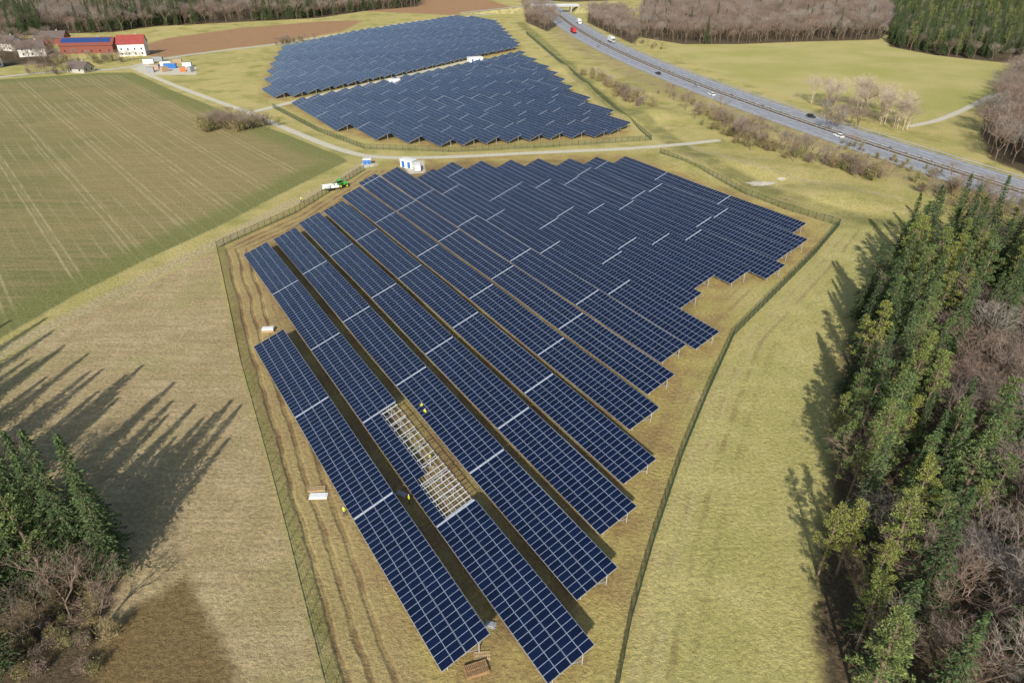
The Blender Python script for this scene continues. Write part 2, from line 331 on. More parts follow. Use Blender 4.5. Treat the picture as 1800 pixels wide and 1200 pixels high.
# ------------------------------------------------------------------ PV rows
D=(-0.53,0.848); SN=(0.848,0.53)
def W(r,s,z): return (D[0]*r+SN[0]*s, D[1]*r+SN[1]*s, z)
ZL=0.8; ZH=2.85
def pv_row(r0,r1,sh,missing=None,postsp=3.4,near=True,WID=6.15,ndiv=4):
    mb=MB(); s0=sh-WID
    def roll(r): return 0.14*math.sin(r*0.045+sh*0.03)+0.07*math.sin(r*.13+sh*.07)
    def Q(r,a,dz=0.0): return W(r,s0+WID*a,ZL+(ZH-ZL)*a*(WID/6.15)+dz+roll(r))
    T=26.9; gap=0.36; r=r0; k=0
    if not near: T=random.choice((20.9,26.9))
    while r<r1-2:
        n=int(min(T-gap,r1-r)//1.0)
        step=(T-gap)/n if (n>0 and r+T<r1) else 1.0
        if n<1: break
        miss=missing is not None and k==missing
        tw2=random.gauss(0,0.02)
        for i in range(n):
            for j in range(ndiv):
                if miss and j>=2: continue
                if miss and j==1 and i<9: continue
                a0=j/ndiv+0.002;a1=(j+1)/ndiv-0.002
                if j==ndiv//2-1:a1-=0.003
                if j==ndiv//2:a0+=0.003
                ra=r+i*step+.005;rb=r+(i+1)*step-.005; e=[random.gauss(0,0.006)+tw2 for _ in range(4)]
                mb.quad(Q(ra,a0,e[0]),Q(ra,a1,e[1]),Q(rb,a1,e[2]),Q(rb,a0,e[3]),0,((0,0),(0,1),(1,1),(1,0)))
        ee=r+n*step
        top=0.5 if miss else 1.0
        for (A,B) in (((r,0),(ee,0)),((r,top),(ee,top)),((r,0),(r,top)),((ee,0),(ee,top))):
            p=Q(*A);q2=Q(*B)
            mb.quad((p[0],p[1],p[2]-.09),(q2[0],q2[1],q2[2]-.09),(q2[0],q2[1],q2[2]-.02),(p[0],p[1],p[2]-.02),1)
        for a in ((0.06,0.2,0.31,0.45,0.56,0.7,0.81,0.95) if near else (0.12,0.88)):
            mb.beam(Q(r,a,-.20),Q(ee,a,-.20),0.07,0.09,2 if miss else 1)
        m=max(2,int(n/postsp)+1)
        for i in range(m):
            rr=r+0.4+(n*step-0.8)*i/(m-1)
            mb.beam(Q(rr,0.02,-.31),Q(rr,0.98,-.31),0.09,0.12,1)
            p=Q(rr,0.15,-.33);q2=Q(rr,0.8,-.33)
            mb.beam((p[0],p[1],-.2),p,0.1,0.1,1); mb.beam((q2[0],q2[1],-.2),q2,0.1,0.1,1)
            if near:
                b=Q(rr,0.45,-.33); mb.beam((q2[0],q2[1],0.6),b,0.06,0.06,1)
        if miss:
            i=0.0
            while i<n:
                mb.beam(Q(r+i,0.25 if i<9 else .5,-.09),Q(r+i,0.98,-.09),0.09,0.06,3); i+=1.0 if i<9 else 1.7
        if r+T<r1-2:
            mb.beam(Q(ee+gap/2,0.02,-.03),Q(ee+gap/2,0.98,-.03),0.22 if near else .12,0.05,2)
        r+=T; k+=1
    return mb.obj('solar_panel_row',[PV,STEEL,TRAY,RAILM],uv=True)
rows=[(42.4,123.2),(35.1,168.9),(42.1,175.5),(48.9,183.4),(54.9,189.4),(64.1,199.4),(70,208.3),(76.4,211.3),(76.5,203),(90.1,206.7),(95.1,202.4),(92.6,197.6),(90.1,194.1),(95.3,188.9),(97.7,184.4),(105.1,180.8)]
for i,(a,b) in enumerate(rows):
    pv_row(a,b,23.4+9.02*i+0.2,missing=1 if i==1 else None)
def to_rs(p): return (D[0]*p[0]+D[1]*p[1],SN[0]*p[0]+SN[1]*p[1])
def fill(poly,pitch=8.2,off=0.0):
    R=[to_rs(p) for p in poly]; smin=min(p[1] for p in R);smax=max(p[1] for p in R)
    w=6.15; s=smin+w/2+1+off
    while s<smax-2:
        xs_=[]
        for i in range(len(R)):
            (r1,s1),(r2,s2)=R[i],R[(i+1)%len(R)]
            if (s1>s)!=(s2>s): xs_.append(r1+(s-s1)*(r2-r1)/(s2-s1))
        xs_.sort()
        if len(xs_)>=2 and xs_[-1]-xs_[0]>8: pv_row(xs_[0],xs_[-1],s+w/2,postsp=6,near=False)
        s+=pitch
fill(mid); fill(far)
# ------------------------------------------------------------------ fences
def fence(pts,name='wire_mesh_fence',h=2.0):
    mb=MB(); q=resample(pts,2.5)
    for i,p in enumerate(q):
        mb.box(p[0]-.05,p[0]+.05,p[1]-.05,p[1]+.05,-.1,h+.1,0)
    for i in range(len(q)-1):
        a,b=q[i],q[i+1]
        for z in (0.08,0.35,0.65,0.95,1.25,1.55,1.8,h): mb.beam((a[0],a[1],z),(b[0],b[1],z),0.03,0.03,0)
        for k in range(1,8):
            t=k/8; x=a[0]+(b[0]-a[0])*t;y=a[1]+(b[1]-a[1])*t
            mb.box(x-.014,x+.014,y-.014,y+.014,0.03,h,0)
    mb.obj(name,[GREEN_WIRE])
fence(fL);fence(fR);fence(fM)
# ------------------------------------------------------------------ highway
L=np.array(hwL);R=np.array(hwR)
pl=np.polyfit(L[:,1],L[:,0],3);pr=np.polyfit(R[:,1],R[:,0],3)
y0=max(L[:,1].min(),R[:,1].min());y1=min(L[:,1].max(),R[:,1].max())
yy=np.arange(y0,y1,6.0); cx=(np.polyval(pl,yy)+np.polyval(pr,yy))/2
ctr=[(float(a),float(b)) for a,b in zip(cx,yy)]
d0=Vector(ctr[0])-Vector(ctr[2]);d1=Vector(ctr[-1])-Vector(ctr[-4])
ctr=[tuple(Vector(ctr[0])+d0.normalized()*k*12) for k in range(25,0,-1)]+ctr+[tuple(Vector(ctr[-1])+d1.normalized()*k*12) for k in range(1,45)]
asph=NB('asphalt',0.8,0.35)
an=asph.mr(asph.noise(0.4,6,asph.pos()),0.3,0.7); asph.color(asph.mix(an,(0.25,0.255,0.285),(0.34,0.345,0.37)))
mb=MB()
for sgn in (-1,1): ribbon(mb,ctr,sgn*1.9,sgn*12.6,0.03,0)
mb.obj('highway',[asph.m])
mb=MB()
for sgn in (-1,1):
    for o in (2.5,9.8): ribbon(mb,ctr,sgn*o,sgn*(o+.22),0.045,0)
    fine_=resample(ctr,3.0)
    for i in range(0,len(fine_)-3,6): ribbon(mb,fine_[i:i+3],sgn*6.2,sgn*6.38,0.045,0)
mb.obj('highway_markings',[WHITE])
scrub=simple('dry_scrub',(0.15,0.105,0.055),0.95,0,0.4,0.8)
mb=MB(); ribbon(mb,ctr,-1.9,1.9,0.06,0); mb.obj('highway_median',[scrub])
for off,nm in ((-1.4,'guard_rail'),(1.4,'guard_rail'),(-13.4,'guard_rail'),(13.4,'guard_rail')):
    mb=MB(); N=normals(ctr); Q=[(p[0]+n[0]*off,p[1]+n[1]*off) for p,n in zip(ctr,N)]
    for i in range(len(Q)-1):
        mb.beam((*Q[i],0.62),(*Q[i+1],0.62),0.05,0.3,0)
        mb.box(Q[i][0]-.06,Q[i][0]+.06,Q[i][1]-.06,Q[i][1]+.06,0,.7,0)
    mb.obj(nm,[STEEL])
mb=MB(); ribbon(mb,vroad,-2.3,2.3,0.03,0,0.1)
rd=NB('pale_asphalt',0.9,0.2); rd.color(rd.mix(rd.noise(0.5,5,rd.pos()),(0.46,0.43,0.36),(0.58,0.54,0.46))); mb.obj('village_road',[rd.m])
bc=G(1003,22); best=min(range(len(ctr)),key=lambda i:(ctr[i][0]-bc[0])**2+(ctr[i][1]-bc[1])**2)
hd=(Vector(ctr[best+1])-Vector(ctr[best-1])).normalized()
ang=math.atan2(hd.y,hd.x)-math.pi/2
br=empty('road_overpass',(ctr[best][0],ctr[best][1],0),ang)
mb=MB(); mb.box(-24,24,-4.5,4.5,5.2,6.2,0); mb.obj('deck',[CONC],parent=br)
for sy in (-1,1):
    mb=MB(); mb.box(-24,24,sy*4.5-.15,sy*4.5+.15,6.2,7.2,0); mb.obj('parapet',[STEEL],parent=br)
mb=MB(); mb.box(-.5,.5,-4,4,0,5.2,0); mb.obj('pier',[CONC],parent=br)
EMB=simple('embankment_grass',(0.34,0.3,0.13),0.95,0,0.3,0.3)
for sx_ in (-1,1):
    mb=MB(); mb.box(sx_*16-.5,sx_*16+.5,-4.2,4.2,0,5.2,0); mb.obj('abutment',[CONC],parent=br)
    mb=MB(); a,b=sx_*24,sx_*95
    mb.hexa([(min(a,b)-(6 if sx_>0 else 0),-13,-.05),(max(a,b)+(6 if sx_<0 else 0),-13,-.05),(max(a,b)+(6 if sx_<0 else 0),13,-.05),(min(a,b)-(6 if sx_>0 else 0),13,-.05)],
            [(a,-4.5,6.1),(b,-4.5,0.05),(b,4.5,0.05),(a,4.5,6.1)] if sx_>0 else [(b,-4.5,0.05),(a,-4.5,6.1),(a,4.5,6.1),(b,4.5,0.05)],0)
    mb.obj('embankment',[EMB],parent=br)
    mb=MB(); mb.quad((a,-3,6.3),(b,-3,.15),(b,3,.15),(a,3,6.3),0); mb.obj('ramp_road',[rd.m],parent=br)
mb=MB(); mb.box(-24,24,-3,3,6.2,6.25,0); mb.obj('deck_road',[rd.m],parent=br)
# ------------------------------------------------------------------ vehicles
def hw_point(px,py,lane):
    p=G(px,py); i=min(range(1,len(ctr)-1),key=lambda i:(ctr[i][0]-p[0])**2+(ctr[i][1]-p[1])**2)
    d=(Vector(ctr[i+1])-Vector(ctr[i-1])).normalized(); n=(-d.y,d.x)
    t=(Vector(p)-Vector(ctr[i])).dot(d); b=Vector(ctr[i])+d*t
    return (b.x+n[0]*lane,b.y+n[1]*lane,0.03),math.atan2(d.y,d.x)
def car(loc,rot,paint):
    mb=MB()
    mb.box(-2.2,2.2,-.88,.88,.28,.62,0,0,0); mb.box(-2.2,2.2,-.88,.88,.62,.88,0,.12,.06,.3)
    mb.box(-1.95,1.0,-.80,.80,.88,1.36,1,.35,.14,.75); mb.box(-1.58,.25,-.66,.66,1.36,1.43,0,.08,.05)
    for x in (-.62,):
        for sy in (-1,1): mb.hexa([(x-.05,sy*.80-.01,.88),(x+.05,sy*.80-.01,.88),(x+.05,sy*.80+.01,.88),(x-.05,sy*.80+.01,.88)],[(x-.05,sy*.67-.01,1.36),(x+.05,sy*.67-.01,1.36),(x+.05,sy*.67+.01,1.36),(x-.05,sy*.67+.01,1.36)],0)
    for x in (-1.38,1.38):
        for y in (-.82,.82): mb.cyl((x,y,.32),.32,.2,'y',14,2); mb.cyl((x,y,.32),.19,.22,'y',10,3)
    for y in (-.6,.6): mb.box(2.19,2.22,y-.2,y+.2,.55,.72,3); mb.box(-2.22,-2.19,y-.18,y+.18,.6,.76,4)
    mb.obj('car',[paint,GLASS,TYRE,STEEL,REDP],loc,rot)
def truck(loc,rot,cab,box,name='truck'):
    mb=MB()
    mb.box(-6,3.6,-1.25,1.25,1.1,3.9,1); mb.box(-6,6,-.5,.5,.7,1.05,3)
    mb.box(3.9,6.1,-1.22,1.22,.6,2.0,0); mb.box(3.9,6.1,-1.22,1.22,2.0,3.3,0,0,.06,.25); mb.box(5.9,6.12,-1.05,1.05,2.05,2.9,2,0,0,.12)
    for x in (-5,-3.8,-2.6,2.6,5):
        for y in (-1.05,1.05): mb.cyl((x,y,.5),.5,.32,'y',14,3)
    mb.obj(name,[cab,box,GLASS,TYRE],loc,rot)
def lane_of(px,py,lanes):
    l,r=hw_point(px,py,0); p0=G(px,py); N_=(-math.sin(r),math.cos(r)); off=(p0[0]-l[0])*N_[0]+(p0[1]-l[1])*N_[1]
    la=min(lanes,key=lambda q:abs(q-off)); l,r=hw_point(px,py,la); return l,r+(math.pi if la<0 else 0)
for px,py,p in ((1155,131,BLACKP),(1225,153,SILV),(1247,168,WHITE),(1433,206,BLACKP),(1475,241,WHITE),(1052,84,GREY)):
    l,r=lane_of(px,py,(-8.0,-4.4,4.4,8.0)); car(l,r,p)
for px,py,cab,bx in ((1020,42,WHITE,WHITE),(1017,58,REDP,REDP),(1115,74,GREY,WHITE)):
    l,r=lane_of(px,py,(-8.0,8.0)); truck(l,r,cab,bx)
def tractor(loc,rot):
    mb=MB()
    mb.box(.2,2.2,-.42,.42,.9,1.75,0,0,.06,.15); mb.box(-1.2,.4,-.6,.6,.8,1.4,0)
    mb.box(-1.1,.35,-.72,.72,1.4,2.6,1,.12,.08); mb.box(-1.15,.4,-.75,.75,2.6,2.75,0,.05,.05)
    for y in (-.9,.9): mb.cyl((-.75,y,.85),.85,.45,'y',18,2); mb.cyl((-.75,y,.85),.42,.47,'y',12,3); mb.cyl((1.6,y*.92,.58),.58,.36,'y',16,2); mb.cyl((1.6,y*.92,.58),.28,.38,'y',12,3)
    for y in (-.9,.9): mb.box(-1.6,.1,y-.25,y+.25,1.72,1.8,0)
    mb.cyl((1.2,.3,2.1),.05,.8,'z',8,2)
    mb.obj('tractor',[GREENP,GLASS,TYRE,YEL],loc,rot)
def trailer(loc,rot):
    mb=MB(); mb.box(-2.6,2.6,-1.15,1.15,.9,1.05,0)
    for y in (-1.15,1.1): mb.box(-2.6,2.6,y,y+.05,1.05,1.6,0)
    for x in (-2.6,2.55): mb.box(x,x+.05,-1.1,1.1,1.05,1.6,0)
    for x in (-.6,.5):
        for y in (-1.0,1.0): mb.cyl((x,y,.45),.45,.28,'y',14,1)
    mb.beam((2.6,0,.8),(4,0,.6),.12,.12,1); mb.obj('farm_trailer',[WHITE,TYRE],loc,rot)
p=G(600,330); tractor((p[0],p[1],0),math.radians(40)); p=G(588,333); trailer((p[0]-1,p[1]-.5,0),math.radians(20))
def van(loc,rot,paint=WHITE):
    mb=MB(); mb.box(-2.6,2.6,-.98,.98,.35,1.2,0); mb.box(-2.6,1.7,-.98,.98,1.2,2.3,0,.05,.08,.25); mb.box(1.46,2.2,-.9,.9,1.2,2.0,1,0,.06,.6)
    for y in (-.985,.985): mb.hexa([(.7,y-.01,1.3),(1.5,y-.01,1.3),(1.5,y+.01,1.3),(.7,y+.01,1.3)],[(.7,y*.94-.01,1.95),(1.35,y*.94-.01,1.95),(1.35,y*.94+.01,1.95),(.7,y*.94+.01,1.95)],1)
    for x in (-1.7,1.75):
        for y in (-.9,.9): mb.cyl((x,y,.36),.36,.22,'y',14,2)
    mb.obj('van',[paint,GLASS,TYRE],loc,rot)
p=G(734,299); van((p[0],p[1],0),math.radians(100))
# ------------------------------------------------------------------ buildings
RPV=simple('blue_roof_panel',(0.03,0.07,0.22),0.25,0,0.1)
def house(name,c,rot,l,w,eave,ridge,wall,roof,nwin=3,storeys=2,pv=False):
    e=empty(name,(c[0],c[1],0),rot)
    mb=MB(); mb.box(-l/2,l/2,-w/2,w/2,-.2,eave,0)
    for sx_ in (-1,1):
        x=sx_*l/2; mb.poly([(x,-w/2,eave),(x,w/2,eave),(x,0,ridge)][::sx_],0)
    mb.obj('walls',[wall],parent=e)
    mb=MB(); o=.5; k=(ridge-eave)/(w/2)
    for sy in (-1,1):
        a=(-l/2-o,sy*(w/2+o),eave-o*k+.12);b=(l/2+o,sy*(w/2+o),eave-o*k+.12);c2=(l/2+o,0,ridge+.12);d=(-l/2-o,0,ridge+.12)
        up=lambda p:(p[0],p[1],p[2]+.18)
        mb.hexa([a,b,c2,d] if sy<0 else [d,c2,b,a],[up(a),up(b),up(c2),up(d)] if sy<0 else [up(d),up(c2),up(b),up(a)],0)
    mb.obj('roof',[roof],parent=e)
    if pv:
        mb=MB(); nn=int(l/1.2)
        for i in range(nn):
            for j in range(3):
                x=-l/2+.5+i*1.15; f0=.3+j*.2;f1=f0+.19
                mb.quad((x,-(w/2)*(1-f0),eave+(ridge-eave)*f0+.4),(x+1.1,-(w/2)*(1-f0),eave+(ridge-eave)*f0+.4),(x+1.1,-(w/2)*(1-f1),eave+(ridge-eave)*f1+.4),(x,-(w/2)*(1-f1),eave+(ridge-eave)*f1+.4),0)
        mb.obj('roof_solar_panels',[RPV],parent=e)
    mb=MB()
    for s_ in range(storeys):
        z=1.0+2.8*s_
        for i in range(nwin):
            x=-l/2+l*(i+.5)/nwin
            for sy in (-1,1): mb.box(x-.45,x+.45,sy*w/2-.04,sy*w/2+.04,z,z+1.2,0)
        for y in (-w/4,w/4):
            for sx_ in (-1,1): mb.box(sx_*l/2-.04,sx_*l/2+.04,y-.5,y+.5,z,z+1.3,0)
    mb.obj('windows',[GLASS],parent=e)
    mb=MB(); mb.box(l/2-.05,l/2+.06,-.5,.5,0,2.1,0); mb.obj('door',[WOOD],parent=e)
    mb=MB(); mb.box(l*.2-.35,l*.2+.35,.4,1.1,ridge-1,ridge+1.1,0); mb.obj('chimney',[CONC],parent=e)
    return e
p=G(231,99); house('white_farmhouse',(p[0],p[1]+5),math.radians(14),16,11,7.5,12,PLASTER,RED_ROOF,4,2)
p=G(155,95); house('farm_barn',(p[0]-2,p[1]+8),math.radians(8),33,13,5,9,BARN,BARN,6,1,pv=True)
p=G(138,128); house('farm_shed',(p[0],p[1]+3),math.radians(-15),12,8,2.5,5.5,CONC,DROOF,2,1)
p=G(60,98); house('farmhouse',(p[0],p[1]),math.radians(25),15,9,5,9,PLASTER,DROOF,3,2)
p=G(20,88); house('farmhouse',(p[0],p[1]),math.radians(-20),15,9,5,9,PLASTER,DROOF,3,2)
p=G(95,76); house('farmhouse',(p[0],p[1]),math.radians(5),20,11,4,8,BARN,DROOF,3,1)
p=G(-30,120); house('farmhouse',(p[0],p[1]),math.radians(5),18,11,5,10,PLASTER,RED_ROOF,3,2)
def container(c,rot,m,l=6.0,name='storage_container'):
    mb=MB(); mb.box(-l/2,l/2,-1.22,1.22,.1,2.6,0)
    k=int(l/.4)
    for i in range(k):
        x=-l/2+.2+i*.4
        for y in (-1.26,1.22): mb.box(x,x+.2,y,y+.04,.2,2.5,0)
    mb.box(l/2,l/2+.05,-.6,.6,.15,2.3,1); mb.box(-l/2-.05,l/2+.05,-1.27,1.27,2.6,2.72,1); mb.obj(name,[m,GREY],(c[0],c[1],0),rot)
TAN=simple('tan_tarpaulin',(0.42,0.3,0.2),.8)
for px,py,r,m,l in ((262,112,.2,WHITE,6),(278,108,.1,GREY,6),(292,116,.3,WHITE,6),(300,120,.1,BLUEP,7),(274,122,-.1,TAN,5),(322,126,.5,ORANGE,3),(330,118,.1,WHITE,5),(290,126,.9,TAN,4),(265,127,.2,GREY,4),(313,112,.2,TAN,5),(336,126,1.2,GREY,3)):
    container(G(px,py),r,m,l)
def transformer(c,rot,l=6,w=3,h=3):
    e=empty('transformer_station',(c[0],c[1],0),rot)
    mb=MB(); mb.box(-l/2,l/2,-w/2,w/2,0,h,0); mb.obj('cabin',[WHITE],parent=e)
    mb=MB(); mb.box(-l/2-.2,l/2+.2,-w/2-.2,w/2+.2,h,h+.2,0); mb.obj('roof',[WHITE],parent=e)
    mb=MB()
    for x in (-l/4,l/4): mb.box(x-.6,x+.6,-w/2-.04,-w/2,.1,2.2,0)
    mb.obj('doors',[BLUEP],parent=e)
transformer(G(835,110),.4,9,4); transformer(G(693,150),.4); transformer(G(718,294),-.55,5,2.5,2.6); transformer(G(646,290),.1,2.5,2,2)
# ------------------------------------------------------------------ pallets & site clutter
def pallet(c,rot,l=2.4,w=1.4,n=3,m=WOOD,wrap=False,name='wooden_pallet'):
    mb=MB()
    for k in range(n):
        z=k*.16
        for y in (-w/2,0-.05,w/2-.1): mb.box(-l/2,l/2,y,y+.1,z,z+.09,0)
        i=-l/2
        while i<l/2-.1: mb.box(i,i+.12,-w/2-.002,w/2+.002,z+.09,z+.115,0); i+=.2
    if wrap: mb.box(-l/2+.05,l/2-.05,-w/2+.05,w/2-.05,n*.16,n*.16+.35,1,.04,.04)
    mb.obj(name,[m,WHITE],(c[0],c[1],0.01),rot)
def sheet(c,rot,l,w,m,name):
    mb=MB(); mb.box(-l/2,l/2,-w/2,w/2,.02,.14,0); mb.box(-l/2+.1,l/2-.2,-w/2+.15,w/2-.05,.14,.24,0,.03,.03); mb.obj(name,[m],(c[0],c[1],0),rot)
p=G(838,1178); pallet(p,.35,2.6,1.5,3,OLDWOOD,False)
p=G(848,1152); pallet(p,.1,1.8,1.0,1)
p=G(560,872); sheet(p,.05,2.6,1.2,WHITE,'insulation_panel_stack'); p=G(558,860); pallet(p,.1,2.4,1.0,2,wrap=False)
p=G(472,582); pallet(p,.1,2.4,1.2,3,wrap=True); p=G(706,868); sheet(p,-.5,1.6,.8,GREY,'cable_drum_cover'); p=G(862,1098); sheet(p,-.3,1.3,.9,GREY,'folded_tarpaulin')
p=G(752,826); pallet(p,1.0,2.2,1.0,2,wrap=False)
def heap(name,c,r,h,mat,yr=1.0):
    mb=MB(); rings=6; V=[]
    for i in range(rings+1):
        f=i/rings; ring=[]
        for k in range(28):
            a=2*math.pi*k/28; rr=r*(1-f)*(1+.18*math.sin(3*a+1)+.1*math.sin(7*a))
            ring.append((rr*math.cos(a),rr*yr*math.sin(a),h*f+random.uniform(-.05,.05)*h if i else -.05))
        V.append(ring)
    for i in range(rings):
        for k in range(28):
            j=(k+1)%28; mb.quad(V[i][k],V[i][j],V[i+1][j],V[i+1][k],0)
    mb.obj(name,[mat],(c[0],c[1],0))
GRAV=simple('pale_gravel',(0.46,0.42,0.34),.95,0,.25,2)
heap('gravel_pile',G(1345,324),8,.9,GRAV,yr=.4); heap('gravel_pile',G(648,290),3,.8,GRAV); heap('gravel_pile',G(1372,318),4,1.2,GRAV,yr=.7)
water=NB('pond_water',0.05,.5); water.color((0.02,0.03,0.04))
mb=MB(); c=G(1186,210); mb.poly([(c[0]+9*math.cos(a)*(1+.2*math.sin(3*a)),c[1]+8*math.sin(a)*(1+.15*math.cos(2*a)),.12) for a in np.linspace(0,2*math.pi,30,endpoint=False)],0); mb.obj('pond',[water.m])
# ------------------------------------------------------------------ vegetation
def foliage(name,c1,c2,c3=None):
    m=NB(name,0.75,0.2); oi=m.n('ShaderNodeObjectInfo')
    f=m.mr(m.noise(0.9,3,m.obj()),0.3,0.7); col=m.mix(f,c1,c2)
    col=m.mix(m.mr(oi.outputs['Random'],0.0,1.0,0,.85),col,c3 or c2)
    rp=m.n('ShaderNodeNewGeometry').outputs['Random Per Island']
    m.color(m.scale(col,m.mr(rp,0,1,.6,1.5,False))); return m.m
M_SPR=foliage('spruce_needles',(0.032,0.058,0.024),(0.062,0.095,0.034),(0.075,0.115,0.042))
M_PIN=foliage('pine_needles',(0.085,0.14,0.055),(0.145,0.19,0.065),(0.25,0.26,0.06))
M_BARK=simple('bark',(0.19,0.14,0.10),.9,0,.3,2); M_TWIG=foliage('bare_twigs',(0.19,0.15,0.12),(0.26,0.21,0.17),(0.235,0.165,0.13))
M_GTWIG=foliage('grey_bare_twigs',(0.23,0.205,0.185),(0.31,0.275,0.245),(0.26,0.21,0.17))
M_BIRCH=foliage('pale_birch_twigs',(0.36,0.30,0.23),(0.46,0.38,0.29)); M_SHR=foliage('shrub_twigs',(0.24,0.185,0.10),(0.32,0.26,0.13),(0.22,0.22,0.09))
def rv():
    v=Vector((random.gauss(0,1),random.gauss(0,1),random.gauss(0,1))); return v.normalized()
def leaf(mb,c,d,l,w,mi):
    d=d.normalized(); s_=d.cross(rv())
    if s_.length<.1: return
    s_=s_.normalized()*w/2; e=d*l/2
    mb.quad(tuple(c-e-s_*.5),tuple(c-s_*.9),tuple(c+e),tuple(c+s_),mi)
def taper(mb,p,q,r0,r1,n=5,mi=0):
    p=Vector(p);q=Vector(q);d=(q-p).normalized();a=d.orthogonal().normalized();b=d.cross(a)
    A=[];B=[]
    for k in range(n):
        t=2*math.pi*k/n;u=a*math.cos(t)+b*math.sin(t);A.append(tuple(p+u*r0));B.append(tuple(q+u*r1))
    for k in range(n): j=(k+1)%n; mb.quad(A[k],A[j],B[j],B[k],mi)
def spruce(H=19,R=3.1,seed=0,dens=1.0):
    random.seed(seed); mb=MB(); taper(mb,(0,0,-.2),(0,0,H*.6),.24,.12,6,0); taper(mb,(0,0,H*.6),(0,0,H),.12,.02,5,0)
    z=H*.10
    while z<H-.2:
        f=(z-H*.10)/(H*.90); rr=R*(1-f)**.9*random.uniform(.72,1.2)+.1; n=int(8*dens*(0.5+.7*(1-f)))+2; a0=random.random()*6.28
        for b in range(n):
            a=a0+6.283*b/n+random.uniform(-.3,.3); L_=rr*random.uniform(.55,1.15); dx,dy=math.cos(a),math.sin(a)
            m=max(2,int(L_/.34)); taper(mb,(0,0,z),(dx*L_,dy*L_,z-.28*L_),.035,.01,3,0)
            for k in range(m):
                t=(k+.7)/m; c=Vector((dx*L_*t,dy*L_*t,z+.10*L_*t-.42*L_*t*t))
                for _ in range(3):
                    leaf(mb,c+rv()*.16,Vector((dx+random.uniform(-.8,.8),dy+random.uniform(-.8,.8),random.uniform(-.6,.1))),random.uniform(.35,.65),random.uniform(.14,.26),1)
        z+=random.uniform(.4,.66)
    for _ in range(10): leaf(mb,Vector((0,0,H-.15*_)),Vector((random.uniform(-.4,.4),random.uniform(-.4,.4),1)),.5,.18,1)
    return mb.mesh('spruce',[M_BARK,M_SPR])
def pine(H=17,R=3.3,seed=0):
    random.seed(seed); mb=MB(); lean=Vector((random.uniform(-.6,.6),random.uniform(-.6,.6),0)); mid_=Vector((0,0,H*.5))+lean*.3
    taper(mb,(0,0,-.2),mid_,.26,.17,7,0); taper(mb,mid_,Vector((0,0,H*.93))+lean,.17,.05,6,0)
    for c_ in range(58):
        f=random.random()**.85; z=H*(.30+.69*f); rr=R*(1.12-f)**.8*random.uniform(.2,1.0); a=random.random()*6.28
        c=Vector((rr*math.cos(a),rr*math.sin(a),z))+lean*f; taper(mb,Vector((0,0,z-.8))+lean*f*.8,c,.05,.02,3,0)
        cr=random.uniform(.4,.8)
        for k in range(48):
            v=rv(); v.z*=.55; r_=cr*random.uniform(.2,1.0)**.5; leaf(mb,c+v*r_,v+Vector((0,0,.5))+rv()*.6,random.uniform(.25,.45),random.uniform(.08,.15),1)
    return mb.mesh('pine',[M_BARK,M_PIN])
def bare(H=16,seed=0,mat=None,depth=5,spread=.55,low=.3,tw=1.0,trunk=.2):
    random.seed(seed); mb=MB()
    def grow(p,d,l,r,k):
        q=p+d*l; taper(mb,p,q,r,r*.68,5 if k<2 else 3,0 if k<3 else 1)
        if k>=depth:
            for _ in range(int(4*tw)):
                e=q+ (d+rv()*.8).normalized()*random.uniform(.5,1.1); taper(mb,q,e,.016,.007,3,1)
            return
        nchild=3 if k<3 else random.choice((2,3))
        for i in range(nchild):
            nd=(d+rv()*spread*(1.0+.25*k)); nd.z=abs(nd.z)*.8+.25; nd.normalize(); grow(p+d*l*random.uniform(.65,1),nd,l*random.uniform(.62,.85),r*.62,k+1)
    grow(Vector((0,0,-.2)),Vector((random.uniform(-.06,.06),random.uniform(-.06,.06),1)).normalized(),H*low,trunk,0)
    return mb.mesh('bare_tree',[M_BARK if mat is not M_BIRCH else mat,mat or M_TWIG])
def shrub(seed=0,mat=None,R=1.6,H=2.6,n=150):
    random.seed(seed); mb=MB()
    for i in range(14):
        a=random.random()*6.28; q=Vector((R*.7*math.cos(a)*random.random(),R*.7*math.sin(a)*random.random(),H*random.uniform(.5,.95))); taper(mb,(0,0,-.05),q,.04,.012,3,0)
        for k in range(18):
            c=q*random.uniform(.35,1.0)+rv()*.35; c.z=abs(c.z); taper(mb,c,c+ (rv()+Vector((0,0,.6)))*random.uniform(.25,.6),.022,.008,3,0)
    for k in range(n):
        v=rv(); leaf(mb,Vector((v.x*R*.8,v.y*R*.8,H*.5+v.z*H*.42)),rv(),.26,.1,0)
    return mb.mesh('shrub',[mat or M_SHR])
SP=[spruce(19,2.9,1),spruce(17,2.5,2),spruce(20,3.2,3)]
PI=[pine(17,3.2,4),pine(15.5,2.9,5),pine(18,3.5,6),pine(16.5,3.1,8)]
BA=[bare(16,11),bare(14,12,spread=.65),bare(17,13,M_GTWIG,spread=.5),bare(15,14,M_TWIG,spread=.6)]
BI=[bare(13,21,M_BIRCH,5,.42,.34,1,.14),bare(11,22,M_BIRCH,5,.42,.34,1,.12)]
SH=[shrub(31),shrub(32),shrub(33,M_TWIG,1.5,2.2,90)]
random.seed(99)
def scatter(poly,sp):
    xs_=[p[0] for p in poly];ys_=[p[1] for p in poly]; pts=[]
    y=min(ys_)
    while y<max(ys_):
        x=min(xs_)
        while x<max(xs_):
            pts.append((x+random.uniform(-.42,.42)*sp,y+random.uniform(-.42,.42)*sp)); x+=sp
        y+=sp
    A=np.array(pts); return A[inside(A,poly)]
pts=scatter(rforest,4.3); dd=seg_dist(pts,fedge)
